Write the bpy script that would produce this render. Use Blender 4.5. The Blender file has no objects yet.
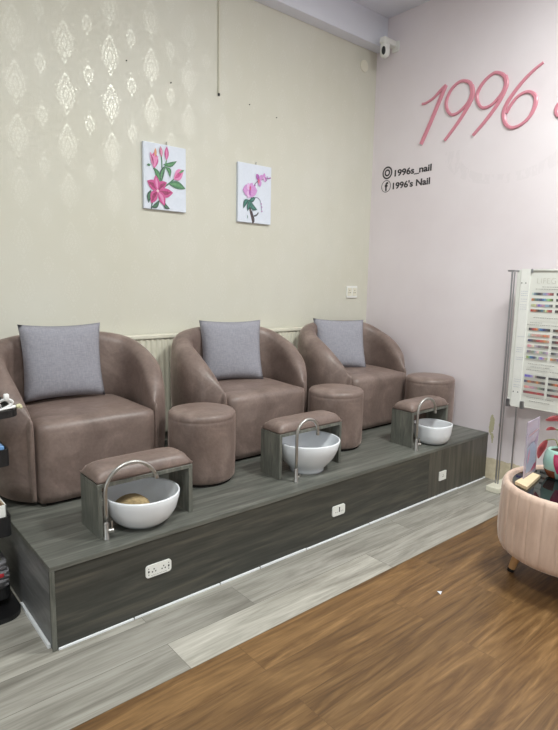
import bpy, bmesh, math, random
from mathutils import Vector, Matrix
random.seed(7)
PI = math.pi
H = 0.368          # platform top
CEIL = 3.755
BEAM = 3.507
COL = bpy.context.scene.collection

# ---------------------------------------------------------------- camera
cd = bpy.data.cameras.new('camera')
cam = bpy.data.objects.new('camera', cd)
COL.objects.link(cam)
R = Vector((0.7633, -0.6457, 0.0187)); U = Vector((0.0814, 0.1249, 0.9888)); F = Vector((0.6409, 0.7533, -0.1479))
F.normalize(); R = (R - F * R.dot(F)).normalized(); U = R.cross(F).normalized()
cam.matrix_world = Matrix(((R.x, U.x, -F.x, -3.984), (R.y, U.y, -F.y, -3.431), (R.z, U.z, -F.z, 1.5), (0, 0, 0, 1)))
cd.sensor_fit = 'VERTICAL'; cd.sensor_height = 24.0
cd.lens = 550.63 * 24.0 / 730.0
cd.clip_start = 0.05
bpy.context.scene.camera = cam

# ---------------------------------------------------------------- light and exposure
sc = bpy.context.scene
sc.view_settings.view_transform = 'Standard'
sc.view_settings.look = 'None'
sc.view_settings.gamma = 1.0
sc.view_settings.use_curve_mapping = False
sc.view_settings.exposure = 0.0
w = bpy.data.worlds.new('world'); sc.world = w; w.use_nodes = True
w.node_tree.nodes['Background'].inputs[0].default_value = (0.86, 0.92, 1.0, 1)
w.node_tree.nodes['Background'].inputs[1].default_value = 0.3

def area(name, loc, size, energy, color, target):
    l = bpy.data.lights.new(name, 'AREA'); l.shape = 'RECTANGLE'
    l.size, l.size_y = size; l.energy = energy; l.color = color
    o = bpy.data.objects.new(name, l); COL.objects.link(o)
    o.location = loc
    o.rotation_euler = (Vector(target) - Vector(loc)).to_track_quat('-Z', 'Y').to_euler()
    return o
# daylight through the shop window behind the camera, and through the glazed door on the left
area('window_daylight', (-3.6, -6.95, 1.55), (4.6, 2.3), 14, (0.90, 0.97, 1.0), (-2.6, 0, 1.2))
area('door_daylight', (-7.15, -2.6, 1.4), (2.4, 2.3), 27, (0.90, 0.97, 1.0), (0, -1.6, 1.2))
CEILING_LAMPS = [(-1.25, -2.75, 90), (-3.7, -2.75, 57), (-1.25, -5.4, 10), (-3.7, -5.4, 10)]

# ---------------------------------------------------------------- materials
def lin(c):
    return tuple(((v / 12.92) if v <= 0.04045 else ((v + 0.055) / 1.055) ** 2.4) for v in c)
def rgb(r, g, b): return lin((r / 255, g / 255, b / 255)) + (1,)
MATS = {}
class NT:
    def __init__(s, name):
        s.m = bpy.data.materials.new(name); s.m.use_nodes = True
        s.t = s.m.node_tree; s.n = s.t.nodes; s.b = s.n['Principled BSDF']
    def new(s, ty, **kw):
        n = s.n.new(ty)
        for k, v in kw.items(): setattr(n, k, v)
        return n
    def ln(s, a, b): s.t.links.new(a, b)
    def coord(s, scale=(1, 1, 1), loc=(0, 0, 0), src='Object'):
        tc = s.new('ShaderNodeTexCoord'); mp = s.new('ShaderNodeMapping')
        mp.inputs['Scale'].default_value = scale; mp.inputs['Location'].default_value = loc
        s.ln(tc.outputs[src], mp.inputs[0]); return mp.outputs[0]
    def noise(s, vec, scale, detail=4, rough=0.55, dist=0):
        n = s.new('ShaderNodeTexNoise'); n.inputs['Scale'].default_value = scale
        n.inputs['Detail'].default_value = detail; n.inputs['Roughness'].default_value = rough
        n.inputs['Distortion'].default_value = dist
        s.ln(vec, n.inputs['Vector']); return n.outputs['Fac']
    def ramp(s, fac, stops):
        r = s.new('ShaderNodeValToRGB'); e = r.color_ramp.elements
        e[0].position, e[0].color = stops[0]; e[1].position, e[1].color = stops[-1]
        for p, c in stops[1:-1]:
            x = e.new(p); x.color = c
        s.ln(fac, r.inputs[0]); return r.outputs[0]
    def math(s, op, a, b=None, c=None):
        n = s.new('ShaderNodeMath', operation=op)
        for i, v in enumerate((a, b, c)):
            if v is None: continue
            if isinstance(v, (int, float)): n.inputs[i].default_value = v
            else: s.ln(v, n.inputs[i])
        return n.outputs[0]
    def mix(s, fac, a, b, blend='MIX'):
        n = s.new('ShaderNodeMix', data_type='RGBA', blend_type=blend)
        for i, v in ((0, fac), (6, a), (7, b)):
            if isinstance(v, (int, float)): n.inputs[i].default_value = v
            elif isinstance(v, tuple): n.inputs[i].default_value = v
            else: s.ln(v, n.inputs[i])
        return n.outputs[2]
    def base(s, v):
        if isinstance(v, tuple): s.b.inputs['Base Color'].default_value = v
        else: s.ln(v, s.b.inputs['Base Color'])
    def set(s, **kw):
        for k, v in kw.items():
            i = s.b.inputs[k.replace('_', ' ')]
            if isinstance(v, (int, float, tuple)): i.default_value = v
            else: s.ln(v, i)
    def bump(s, h, strength=0.2, dist=0.01):
        n = s.new('ShaderNodeBump'); n.inputs['Strength'].default_value = strength; n.inputs['Distance'].default_value = dist
        s.ln(h, n.inputs['Height']); s.ln(n.outputs[0], s.b.inputs['Normal'])

def plain(name, c, rough=0.5, metal=0.0, var=0.06, scale=30, **kw):
    t = NT(name); v = t.coord()
    f = t.noise(v, scale, 3)
    a = tuple(x * (1 - var) for x in c[:3]) + (1,); b = tuple(min(1, x * (1 + var)) for x in c[:3]) + (1,)
    t.base(t.ramp(f, [(0.3, a), (0.7, b)])); t.set(Roughness=rough, Metallic=metal, **kw)
    return t.m

def suede():
    t = NT('suede'); v = t.coord()
    f = t.noise(v, 4.5, 5, 0.62, 0.8); f2 = t.noise(v, 60, 3)
    c = t.ramp(f, [(0.25, rgb(102, 86, 80)), (0.5, rgb(122, 105, 98)), (0.75, rgb(152, 134, 126))])
    c = t.mix(0.12, c, t.ramp(f2, [(0.3, rgb(95, 78, 72)), (0.7, rgb(165, 145, 137))]))
    t.base(c); t.set(Roughness=0.42)
    t.b.inputs['Sheen Weight'].default_value = 0.55; t.b.inputs['Sheen Roughness'].default_value = 0.3
    t.b.inputs['Sheen Tint'].default_value = rgb(215, 190, 180)
    t.bump(t.noise(v, 9, 4, 0.6), 0.25, 0.02)
    return t.m
def linen():
    t = NT('linen'); v = t.coord()
    a = t.noise(t.coord((300, 40, 40)), 1, 2); b = t.noise(t.coord((40, 40, 300)), 1, 2)
    f = t.math('ADD', t.math('MULTIPLY', a, 0.5), t.math('MULTIPLY', b, 0.5))
    t.base(t.ramp(f, [(0.3, rgb(136, 135, 144)), (0.7, rgb(163, 162, 171))])); t.set(Roughness=0.9)
    t.bump(t.noise(v, 7, 3), 0.3, 0.03)
    return t.m
def laminate(name, dark, mid, light, sc3, rough=0.42):
    """wood-look laminate; grain runs along the axis with the small scale"""
    t = NT(name); v = t.coord(sc3)
    f = t.noise(v, 1.0, 7, 0.62, 1.2)
    f2 = t.noise(v, 4.0, 4, 0.6, 0.3)
    m = t.math('ADD', t.math('MULTIPLY', f, 0.7), t.math('MULTIPLY', f2, 0.3))
    t.base(t.ramp(m, [(0.37, dark), (0.5, mid), (0.63, light)])); t.set(Roughness=rough)
    return t.m
def planks(name, cols, rowh, length, off, contrast, rough, mort, ystart, xs=1.0, seam=0.7, dist=0.9, fine=90.0):
    t = NT(name)
    tc = t.new('ShaderNodeTexCoord')
    mp = t.new('ShaderNodeMapping'); mp.inputs['Location'].default_value = (off, -ystart, 0)
    t.ln(tc.outputs['Object'], mp.inputs[0])
    br = t.new('ShaderNodeTexBrick'); br.offset = 0.37; br.offset_frequency = 2
    br.inputs['Scale'].default_value = 1; br.inputs['Brick Width'].default_value = length
    br.inputs['Row Height'].default_value = rowh; br.inputs['Mortar Size'].default_value = mort
    br.inputs['Mortar Smooth'].default_value = 0.1; br.inputs['Bias'].default_value = 0
    br.inputs['Color1'].default_value = (0, 0, 0, 1); br.inputs['Color2'].default_value = (1, 1, 1, 1); br.inputs['Mortar'].default_value = (0.5, 0.5, 0.5, 1)
    t.ln(mp.outputs[0], br.inputs['Vector'])
    # each plank gets its own shift of the grain
    sep = t.new('ShaderNodeSeparateXYZ'); t.ln(mp.outputs[0], sep.inputs[0])
    sh = t.math('MULTIPLY', br.outputs['Color'], 13.7)
    cb = t.new('ShaderNodeCombineXYZ')
    t.ln(t.math('ADD', t.math('MULTIPLY', sep.outputs[0], 1.3 * xs), sh), cb.inputs[0])
    t.ln(t.math('ADD', t.math('MULTIPLY', sep.outputs[1], 11.0), sh), cb.inputs[1])
    g1 = t.noise(cb.outputs[0], 1.1, 6, 0.6, dist)
    cb2 = t.new('ShaderNodeCombineXYZ')
    t.ln(t.math('ADD', t.math('MULTIPLY', sep.outputs[0], 4.0), sh), cb2.inputs[0])
    t.ln(t.math('MULTIPLY', sep.outputs[1], fine), cb2.inputs[1])
    g2 = t.noise(cb2.outputs[0], 1.0, 3, 0.6, 0.2)
    m = t.math('ADD', t.math('MULTIPLY', g1, 0.72), t.math('MULTIPLY', g2, 0.28))
    c = t.ramp(m, [(0.28, cols[0]), (0.44, cols[1]), (0.56, cols[2]), (0.72, cols[3])])
    tone = t.ramp(br.outputs['Color'], [(0, (1 - contrast,) * 3 + (1,)), (1, (1, 1, 1, 1))])
    c = t.mix(1.0, c, tone, 'MULTIPLY')
    c = t.mix(t.math('MULTIPLY', br.outputs['Fac'], seam), c, tuple(x * 0.35 for x in cols[0][:3]) + (1,))
    t.base(c); t.set(Roughness=t.math('ADD', rough, t.math('MULTIPLY', g1, 0.12)))
    t.bump(t.math('SUBTRACT', g2, t.math('MULTIPLY', br.outputs['Fac'], 2.0)), 0.12, 0.002)
    return t.m

def wallpaper():
    """cream paper with a satin damask of large and small medallions"""
    t = NT('damask_wallpaper')
    tc = t.new('ShaderNodeTexCoord'); sep = t.new('ShaderNodeSeparateXYZ'); t.ln(tc.outputs['Object'], sep.inputs[0])
    nz = t.noise(tc.outputs['Object'], 26, 3)
    def motif(x0, z0, rx, rz):
        fx = t.math('SUBTRACT', t.math('FRACT', t.math('ADD', t.math('DIVIDE', t.math('SUBTRACT', sep.outputs[0], x0), 0.277), 100.5)), 0.5)
        fz = t.math('SUBTRACT', t.math('FRACT', t.math('ADD', t.math('DIVIDE', t.math('SUBTRACT', sep.outputs[2], z0), 0.282), 100.5)), 0.5)
        ax = t.math('ABSOLUTE', fx)
        # leaf-shaped body: wide at the shoulder, pointed below, with scalloped edge
        zz = t.math('DIVIDE', fz, rz)
        wid = t.math('MULTIPLY', rx, t.math('SQRT', t.math('MAXIMUM', t.math('SUBTRACT', 1.0, t.math('MULTIPLY', zz, zz)), 0.0)))
        wid = t.math('MULTIPLY', wid, t.math('ADD', 0.9, t.math('MULTIPLY', 0.16, t.math('SINE', t.math('MULTIPLY', zz, 15.0)))))
        wid = t.math('MULTIPLY', wid, t.math('ADD', 0.92, t.math('MULTIPLY', zz, 0.22)))
        body = t.math('LESS_THAN', ax, wid)
        # crown above and drop below
        dz = t.math('ABSOLUTE', t.math('SUBTRACT', fz, rz * 1.18))
        crown = t.math('LESS_THAN', t.math('ADD', t.math('MULTIPLY', ax, 1.0), t.math('MULTIPLY', dz, 0.9)), rx * 0.42)
        dz2 = t.math('ABSOLUTE', t.math('ADD', fz, rz * 1.08))
        drop = t.math('LESS_THAN', t.math('ADD', t.math('MULTIPLY', ax, 1.5), t.math('MULTIPLY', dz2, 0.8)), rx * 0.35)
        mm = t.math('MAXIMUM', body, t.math('MAXIMUM', crown, drop))
        # lace inside: mirrored curls
        cb = t.new('ShaderNodeCombineXYZ'); t.ln(ax, cb.inputs[0]); t.ln(fz, cb.inputs[2])
        vo = t.new('ShaderNodeTexVoronoi', feature='DISTANCE_TO_EDGE'); vo.inputs['Scale'].default_value = 15
        t.ln(cb.outputs[0], vo.inputs['Vector'])
        lace = t.math('GREATER_THAN', vo.outputs['Distance'], 0.09)
        wv = t.math('GREATER_THAN', t.math('SINE', t.math('ADD', t.math('MULTIPLY', ax, 70.0), t.math('MULTIPLY', t.math('ABSOLUTE', zz), 9.0))), -0.55)
        return t.math('MULTIPLY', mm, t.math('MULTIPLY', lace, wv))
    big = motif(-2.741, 2.565, 0.250, 0.285); small = motif(-2.603, 2.706, 0.135, 0.20)
    mask = t.math('MAXIMUM', big, small)
    mask = t.math('MULTIPLY', mask, t.math('ADD', 0.55, t.math('MULTIPLY', nz, 0.6)))
    base = t.ramp(t.noise(tc.outputs['Object'], 0.9, 3), [(0.3, rgb(209, 206, 191)), (0.7, rgb(215, 213, 202))])
    t.base(t.mix(t.math('MULTIPLY', mask, 0.14), base, rgb(244, 244, 238)))
    t.set(Roughness=t.math('SUBTRACT', 0.62, t.math('MULTIPLY', mask, 0.24)), Metallic=t.math('MULTIPLY', mask, 0.36))
    t.b.inputs['Specular IOR Level'].default_value = 0.5
    t.bump(t.math('ADD', t.noise(tc.outputs['Object'], 140, 2), t.math('MULTIPLY', mask, 1.5)), 0.12, 0.001)
    return t.m

def pinkwall():
    """pink paint with a bare cream strip at the skirting, chips by the platform and the ghost of removed lettering"""
    t = NT('pink_paint')
    tc = t.new('ShaderNodeTexCoord'); sep = t.new('ShaderNodeSeparateXYZ'); t.ln(tc.outputs['Object'], sep.inputs[0])
    y, z = sep.outputs[1], sep.outputs[2]
    c = t.ramp(t.noise(tc.outputs['Object'], 1.3, 4), [(0.3, rgb(226, 216, 220)), (0.7, rgb(234, 226, 230))])
    # ghost arc: ring band segment broken into letter-like strokes
    dy = t.math('DIVIDE', t.math('SUBTRACT', y, -1.28), 0.50); dz = t.math('DIVIDE', t.math('SUBTRACT', z, 2.53), 0.26)
    rr = t.math('SQRT', t.math('ADD', t.math('MULTIPLY', dy, dy), t.math('MULTIPLY', dz, dz)))
    ring = t.math('LESS_THAN', t.math('ABSOLUTE', t.math('SUBTRACT', rr, 0.92)), 0.13)
    low = t.math('LESS_THAN', dz, 0.1)
    sp = t.new('ShaderNodeCombineXYZ'); t.ln(t.math('MULTIPLY', y, 22.0), sp.inputs[1]); t.ln(t.math('MULTIPLY', z, 9.0), sp.inputs[2])
    st = t.math('GREATER_THAN', t.noise(sp.outputs[0], 1.0, 2), 0.47)
    gh = t.math('MULTIPLY', t.math('MULTIPLY', ring, low), st)
    c = t.mix(t.math('MULTIPLY', gh, 0.10), c, rgb(190, 184, 186))
    # skirting strip never painted
    nz = t.noise(tc.outputs['Object'], 18, 5, 0.7)
    edge = t.math('ADD', 0.145, t.math('MULTIPLY', nz, 0.045))
    strip = t.math('LESS_THAN', z, edge)
    sc_ = t.ramp(t.noise(tc.outputs['Object'], 25, 4), [(0.35, rgb(205, 192, 165)), (0.7, rgb(226, 214, 190))])
    c = t.mix(strip, c, sc_)
    # chipped patch beside the platform corner
    def chip(y0, z0, ry, rz):
        a = t.math('DIVIDE', t.math('SUBTRACT', y, y0), ry); b = t.math('DIVIDE', t.math('SUBTRACT', z, z0), rz)
        d = t.math('ADD', t.math('MULTIPLY', a, a), t.math('MULTIPLY', b, b))
        return t.math('LESS_THAN', t.math('ADD', d, t.math('MULTIPLY', t.math('SUBTRACT', nz, 0.5), 5.0)), 0.75)
    ch = t.math('MAXIMUM', t.math('MAXIMUM', chip(-1.325, 0.43, 0.022, 0.09), chip(-1.335, 0.34, 0.012, 0.05)), chip(-1.39, 0.44, 0.012, 0.018))
    c = t.mix(ch, c, rgb(196, 190, 158))
    t.base(c); t.set(Roughness=0.55)
    t.bump(t.noise(tc.outputs['Object'], 60, 3), 0.08, 0.001)
    return t.m

def velvet():
    t = NT('blush_velvet'); v = t.coord((1, 1, 0.25))
    t.base(t.ramp(t.noise(v, 26, 5, 0.6), [(0.3, rgb(202, 173, 156)), (0.7, rgb(222, 195, 178))]))
    t.set(Roughness=0.7); t.b.inputs['Sheen Weight'].default_value = 0.5; t.b.inputs['Sheen Roughness'].default_value = 0.35
    t.bump(t.noise(v, 60, 3), 0.1, 0.003)
    return t.m
def brushed(name, c, rough):
    t = NT(name); v = t.coord((60, 60, 3))
    f = t.noise(v, 2, 2)
    t.base(c); t.set(Metallic=1.0, Roughness=t.math('ADD', rough, t.math('MULTIPLY', f, 0.12)))
    return t.m
def painted():
    """printed or painted colours stored per face"""
    t = NT('print_colours'); a = t.new('ShaderNodeAttribute'); a.attribute_name = 'Col'
    c = t.mix(0.10, a.outputs['Color'], t.ramp(t.noise(t.coord(), 90, 3), [(0.3, rgb(70, 60, 70)), (0.7, rgb(245, 240, 245))]))
    t.base(c); t.set(Roughness=0.6)
    return t.m
def acrylic():
    t = NT('tinted_acrylic'); t.base(t.ramp(t.noise(t.coord(), 6, 2), [(0.3, rgb(196, 186, 210)), (0.7, rgb(220, 205, 222))]))
    t.set(Roughness=0.08); t.b.inputs['Alpha'].default_value = 0.55
    return t.m

M = dict(
    suede=suede(), linen=linen(),
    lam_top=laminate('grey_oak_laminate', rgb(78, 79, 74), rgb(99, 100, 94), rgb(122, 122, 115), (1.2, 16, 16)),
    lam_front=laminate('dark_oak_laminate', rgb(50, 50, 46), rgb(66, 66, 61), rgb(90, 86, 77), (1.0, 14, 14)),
    lam_vert=laminate('dark_oak_laminate_upright', rgb(62, 60, 54), rgb(80, 77, 70), rgb(100, 95, 86), (13, 13, 0.9)),
    lam_side=laminate('grey_oak_laminate_side', rgb(84, 84, 84), rgb(104, 104, 104), rgb(130, 130, 129), (10, 1.2, 9)),
    lam_panel=laminate('grey_oak_laminate_panel', rgb(84, 86, 80), rgb(106, 107, 100), rgb(128, 128, 119), (20, 20, 3)),
    brown=planks('brown_oak_planks', (rgb(74, 52, 30), rgb(108, 79, 48), rgb(132, 100, 63), rgb(164, 128, 86)), 0.19, 1.22, 0.3, 0.26, 0.33, 0.0010, -1.735 - 0.19 * 40, 0.8, 0.35, 2.6),
    grey=planks('grey_oak_planks', (rgb(128, 123, 114), rgb(164, 160, 150), rgb(190, 186, 176), rgb(212, 209, 199)), 0.19, 1.25, 0.0, 0.42, 0.36, 0.0012, -1.735 - 0.19 * 20),
    paper=wallpaper(), pink=pinkwall(),
    white_ceiling=plain('ceiling_white', rgb(226, 228, 238), 0.8, var=0.02, scale=3),
    plaster=plain('plaster', rgb(222, 220, 212), 0.7, var=0.03, scale=3),
    white=plain('white_plastic', rgb(236, 236, 232), 0.35, var=0.02),
    ceramic=plain('white_ceramic', rgb(238, 241, 246), 0.12, var=0.01),
    cream=plain('cream_enamel', rgb(226, 222, 205), 0.4, var=0.02),
    black=plain('black_plastic', rgb(26, 26, 28), 0.45, var=0.1),
    dark=plain('black_fabric', rgb(30, 27, 26), 0.9, var=0.1),
    hole=plain('socket_hole', rgb(45, 45, 48), 0.6, var=0.05),
    steel=brushed('brushed_steel', (0.50, 0.49, 0.47, 1), 0.30),
    chrome=brushed('chrome', (0.42, 0.42, 0.44, 1), 0.28),
    velvet=velvet(), print=painted(),
    board=plain('white_board', rgb(226, 226, 220), .45, var=.01),
    conduit=plain('conduit_cream', rgb(206, 202, 186), .5, var=.02),
    caulk=plain('white_sealant', rgb(240, 242, 245), 0.5, var=0.03),
    canvas=plain('canvas', rgb(222, 228, 240), 0.7, var=0.02, scale=60),
    pinkplastic=plain('pink_acrylic', rgb(214, 140, 156), 0.3, var=0.03),
    ink=plain('black_vinyl', rgb(48, 44, 48), 0.5, var=0.03),
    glass=plain('black_glass', rgb(18, 22, 24), 0.03, var=0.02),
    legwood=plain('beech', rgb(205, 160, 110), 0.45, var=0.10, scale=20),
    mint=plain('mint_glaze', rgb(160, 196, 184), 0.15, var=0.06, scale=14),
    magenta=plain('magenta_glaze', rgb(176, 52, 92), 0.2, var=0.1),
    terracotta=plain('brown_glaze', rgb(128, 72, 48), 0.25, var=0.2),
    soil=plain('soil', rgb(60, 45, 38), 0.95, var=0.3, scale=80),
    leafred=plain('red_leaf', rgb(176, 84, 88), 0.4, var=0.25, scale=40),
    leafgreen=plain('green_stem', rgb(120, 118, 72), 0.5, var=0.2, scale=40),
    acrylic=acrylic(),
    block=plain('pale_wood_block', rgb(222, 200, 165), 0.5, var=0.08, scale=30),
    sponge=plain('tan_sponge', rgb(172, 150, 112), 0.9, var=0.2, scale=60),
    brownsponge=plain('brown_sponge', rgb(160, 130, 100), 0.9, var=0.2, scale=60),
    towel=plain('grey_towel', rgb(140, 138, 142), 0.95, var=0.2, scale=60),
    towelred=plain('red_towel_stripe', rgb(190, 50, 60), 0.9, var=0.1),
    orange=plain('orange_card', rgb(230, 170, 80), 0.6, var=0.1),
    cable=plain('white_cable', rgb(240, 240, 240), 0.4, var=0.02),
    olive=plain('olive_cloth', rgb(110, 112, 70), 0.9, var=0.2, scale=50),
    bluecard=plain('blue_card', rgb(120, 165, 215), 0.4, var=0.05),
    yellowed=plain('yellowed_plastic', rgb(205, 200, 165), 0.5, var=0.05),
)
em = NT('lamp_diffuser'); em.base((1, 1, 1, 1)); em.b.inputs['Emission Color'].default_value = (1, 0.98, 0.95, 1); em.b.inputs['Emission Strength'].default_value = 6.0
M['lamp'] = em.m

# ---------------------------------------------------------------- helpers
def obj(name, bm, mat, parent=None, smooth=False, label=None):
    me = bpy.data.meshes.new(name); bmesh.ops.recalc_face_normals(bm, faces=bm.faces[:]); bm.to_mesh(me); bm.free()
    if smooth:
        for p in me.polygons: p.use_smooth = True
    for m in (mat if isinstance(mat, (list, tuple)) else [mat]): me.materials.append(M[m])
    o = bpy.data.objects.new(name, me); COL.objects.link(o)
    if parent: o.parent = parent
    if label: o['label'] = label
    if smooth == 'auto':
        me.set_sharp_from_angle(angle=math.radians(38))
    return o
def thing(name, label, cat, loc=(0, 0, 0), rz=0.0, group=None):
    o = bpy.data.objects.new(name, None); COL.objects.link(o); o.empty_display_size = 0.1
    o.location = loc; o.rotation_euler = (0, 0, rz); tag(o, label, cat, group); return o
def tag(o, label, cat, group=None, kind=None):
    o['label'] = label; o['category'] = cat
    if group: o['group'] = group
    if kind: o['kind'] = kind
    return o
def struct(name, bm, mat, parent=None, smooth=False):
    o = obj(name, bm, mat, parent, smooth)
    if not parent: o['kind'] = 'structure'
    return o
def dup(o, parent=None):
    c = o.copy(); COL.objects.link(c)
    if parent: c.parent = parent
    for ch in [x for x in bpy.data.objects if x.parent == o]: dup(ch, c)
    return c
def NB(): return bmesh.new()
def box(bm, x0, x1, y0, y1, z0, z1, bev=0.0, seg=2, mi=0):
    r = bmesh.ops.create_cube(bm, size=1.0); vs = r['verts']
    for v in vs:
        v.co = Vector(((x0 + x1) / 2 + v.co.x * (x1 - x0), (y0 + y1) / 2 + v.co.y * (y1 - y0), (z0 + z1) / 2 + v.co.z * (z1 - z0)))
    fs = {f for v in vs for f in v.link_faces}
    for f in fs: f.material_index = mi
    if bev:
        es = list({e for v in vs for e in v.link_edges})
        bmesh.ops.bevel(bm, geom=es, offset=bev, segments=seg, profile=0.5, affect='EDGES')
    return bm
def lathe(bm, prof, n=48, cx=0, cy=0, close=True, wob=None):
    rings = []
    for r, z in prof:
        if r < 1e-6: rings.append([bm.verts.new((cx, cy, z))]); continue
        ring = []
        for k in range(n):
            a = 2 * PI * k / n; rr = r * (wob(a, z) if wob else 1)
            ring.append(bm.verts.new((cx + rr * math.cos(a), cy + rr * math.sin(a), z)))
        rings.append(ring)
    for a, b in zip(rings, rings[1:]):
        for k in range(n):
            k2 = (k + 1) % n
            if len(a) == 1 and len(b) == 1: continue
            if len(a) == 1: bm.faces.new((a[0], b[k], b[k2]))
            elif len(b) == 1: bm.faces.new((a[k], a[k2], b[0]))
            else: bm.faces.new((a[k], a[k2], b[k2], b[k]))
    if close:
        for r in (rings[0], rings[-1]):
            if len(r) > 1: bm.faces.new(r)
    return bm
def tube(bm, pts, r, n=12, caps=True):
    pts = [Vector(p) for p in pts]; rings = []; prev = None
    for i, p in enumerate(pts):
        d = (pts[min(i + 1, len(pts) - 1)] - pts[max(i - 1, 0)]).normalized()
        if prev is None:
            a = Vector((0, 0, 1)) if abs(d.z) < 0.9 else Vector((0, 1, 0)); u = d.cross(a).normalized()
        else: u = (prev - d * prev.dot(d)).normalized()
        prev = u; v = d.cross(u); rr = r[i] if isinstance(r, (list, tuple)) else r
        rings.append([bm.verts.new(p + (u * math.cos(2 * PI * k / n) + v * math.sin(2 * PI * k / n)) * rr) for k in range(n)])
    for a, b in zip(rings, rings[1:]):
        for k in range(n): bm.faces.new((a[k], a[(k + 1) % n], b[(k + 1) % n], b[k]))
    if caps: bm.faces.new(rings[0]); bm.faces.new(rings[-1])
    return bm
def catmull(pts, sub=8, closed=False):
    P = [Vector(p) for p in pts]; n = len(P); out = []
    rng = n if closed else n - 1
    for i in range(rng):
        p0 = P[(i - 1) % n] if (closed or i > 0) else P[0]; p1 = P[i]; p2 = P[(i + 1) % n]
        p3 = P[(i + 2) % n] if (closed or i + 2 < n) else P[-1]
        for k in range(sub):
            t = k / sub
            out.append(0.5 * ((2 * p1) + (-p0 + p2) * t + (2 * p0 - 5 * p1 + 4 * p2 - p3) * t * t + (-p0 + 3 * p1 - 3 * p2 + p3) * t ** 3))
    if not closed: out.append(P[-1])
    return out
def prism(bm, poly, f, depth_vec, mi=0):
    """poly: 2-D points; f maps 2-D to 3-D; extruded by depth_vec"""
    a = [bm.verts.new(f(*p)) for p in poly]; b = [bm.verts.new(Vector(f(*p)) + Vector(depth_vec)) for p in poly]
    fs = [bm.faces.new(a), bm.faces.new(b)]
    for i in range(len(a)):
        fs.append(bm.faces.new((a[i], a[(i + 1) % len(a)], b[(i + 1) % len(a)], b[i])))
    for x in fs: x.material_index = mi
def rrect(w, h, r, n=5):
    out = []
    for cx, cy, a0 in ((w / 2 - r, h / 2 - r, 0), (-w / 2 + r, h / 2 - r, 90), (-w / 2 + r, -h / 2 + r, 180), (w / 2 - r, -h / 2 + r, 270)):
        for k in range(n + 1):
            a = math.radians(a0 + 90 * k / n); out.append((cx + r * math.cos(a), cy + r * math.sin(a)))
    return out
def text(name, body, size, mat, mw, parent=None, extrude=0.0015, offset=0.0, shear=0.0, width=None, label=None):
    cu = bpy.data.curves.new(name, 'FONT'); cu.body = body; cu.size = size; cu.extrude = extrude; cu.offset = offset; cu.shear = shear
    cu.resolution_u = 4
    t = bpy.data.objects.new(name, cu); COL.objects.link(t)
    bpy.context.view_layer.update()
    me = bpy.data.meshes.new_from_object(t.evaluated_get(bpy.context.evaluated_depsgraph_get()))
    bpy.data.objects.remove(t); bpy.data.curves.remove(cu)
    xs = [v.co.x for v in me.vertices]; s = 1.0
    if width: s = width / (max(xs) - min(xs))
    x0 = min(xs)
    for v in me.vertices: v.co.x = (v.co.x - x0) * s
    me.transform(mw)
    me.materials.clear(); me.materials.append(M[mat])
    o = bpy.data.objects.new(name, me); COL.objects.link(o)
    if parent: o.parent = parent
    if label: o['label'] = label
    return o
def on_pink(y, z, x=-0.0005):   # text plane on the pink wall, reading towards -y
    return Matrix(((0, 0, -1, x), (-1, 0, 0, y), (0, 1, 0, z), (0, 0, 0, 1)))

class Art:
    """flat printed shapes with a colour per face, in a 2-D plane mapped to 3-D"""
    def __init__(s, f): s.bm = NB(); s.f = f; s.c = s.bm.loops.layers.float_color.new('Col'); s.k = 0
    def poly(s, pts, col):
        s.k += 1
        vs = [s.bm.verts.new(s.f(p[0], p[1], s.k * 0.00002)) for p in pts]
        fc = s.bm.faces.new(vs)
        for l in fc.loops: l[s.c] = col
    def leaf(s, a, b, w, col, bend=0.0, mid=None, ex=.75):
        a = Vector(a); b = Vector(b); d = b - a; n = Vector((-d.y, d.x)).normalized()
        L, Rr = [], []
        for k in range(13):
            t = k / 12; wid = w * math.sin(PI * t) ** ex; c = a + d * t + n * bend * math.sin(PI * t)
            L.append(c + n * wid / 2); Rr.append(c - n * wid / 2)
        pts = L + Rr[::-1][1:-1]
        s.poly(pts, col)
        if mid: s.leaf(a + d * 0.08, b - d * 0.12, w * 0.4, mid, bend, None, ex)
    def line(s, pts, w, col):
        P = [Vector(p) for p in catmull([(p[0], p[1], 0) for p in pts], 5)]
        for a, b in zip(P, P[1:]):
            d = (b - a); n = Vector((-d.y, d.x, 0)).normalized() * w / 2; e = d.normalized() * w * 0.1
            s.poly([(a + n - e)[:2], (b + n + e)[:2], (b - n + e)[:2], (a - n - e)[:2]], col)
    def disc(s, c, rx, ry, col, n=14):
        s.poly([(c[0] + rx * math.cos(2 * PI * k / n), c[1] + ry * math.sin(2 * PI * k / n)) for k in range(n)], col)
    def build(s, name, parent):
        me = bpy.data.meshes.new(name); s.bm.to_mesh(me); s.bm.free(); me.materials.append(M['print'])
        o = bpy.data.objects.new(name, me); COL.objects.link(o); o.parent = parent; return o

# ---------------------------------------------------------------- the room
RX0, RY0 = -6.9, -6.7
struct('floor', box(NB(), RX0, 0, RY0, -1.735, -0.06, 0), 'brown')
struct('floor', box(NB(), RX0, 0, -1.735, 0, -0.06, 0.0005), 'grey')
struct('wall_back', box(NB(), RX0, 0, 0, 0.12, 0, CEIL), 'paper')
struct('wall_right', box(NB(), 0, 0.12, RY0, 0.12, 0, CEIL), 'pink')
struct('ceiling', box(NB(), RX0, 0.12, RY0, 0.12, CEIL, CEIL + 0.1), 'white_ceiling')
struct('trim_1', box(NB(), RX0, 0, -0.11, 0, BEAM, CEIL), 'white_ceiling')
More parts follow.
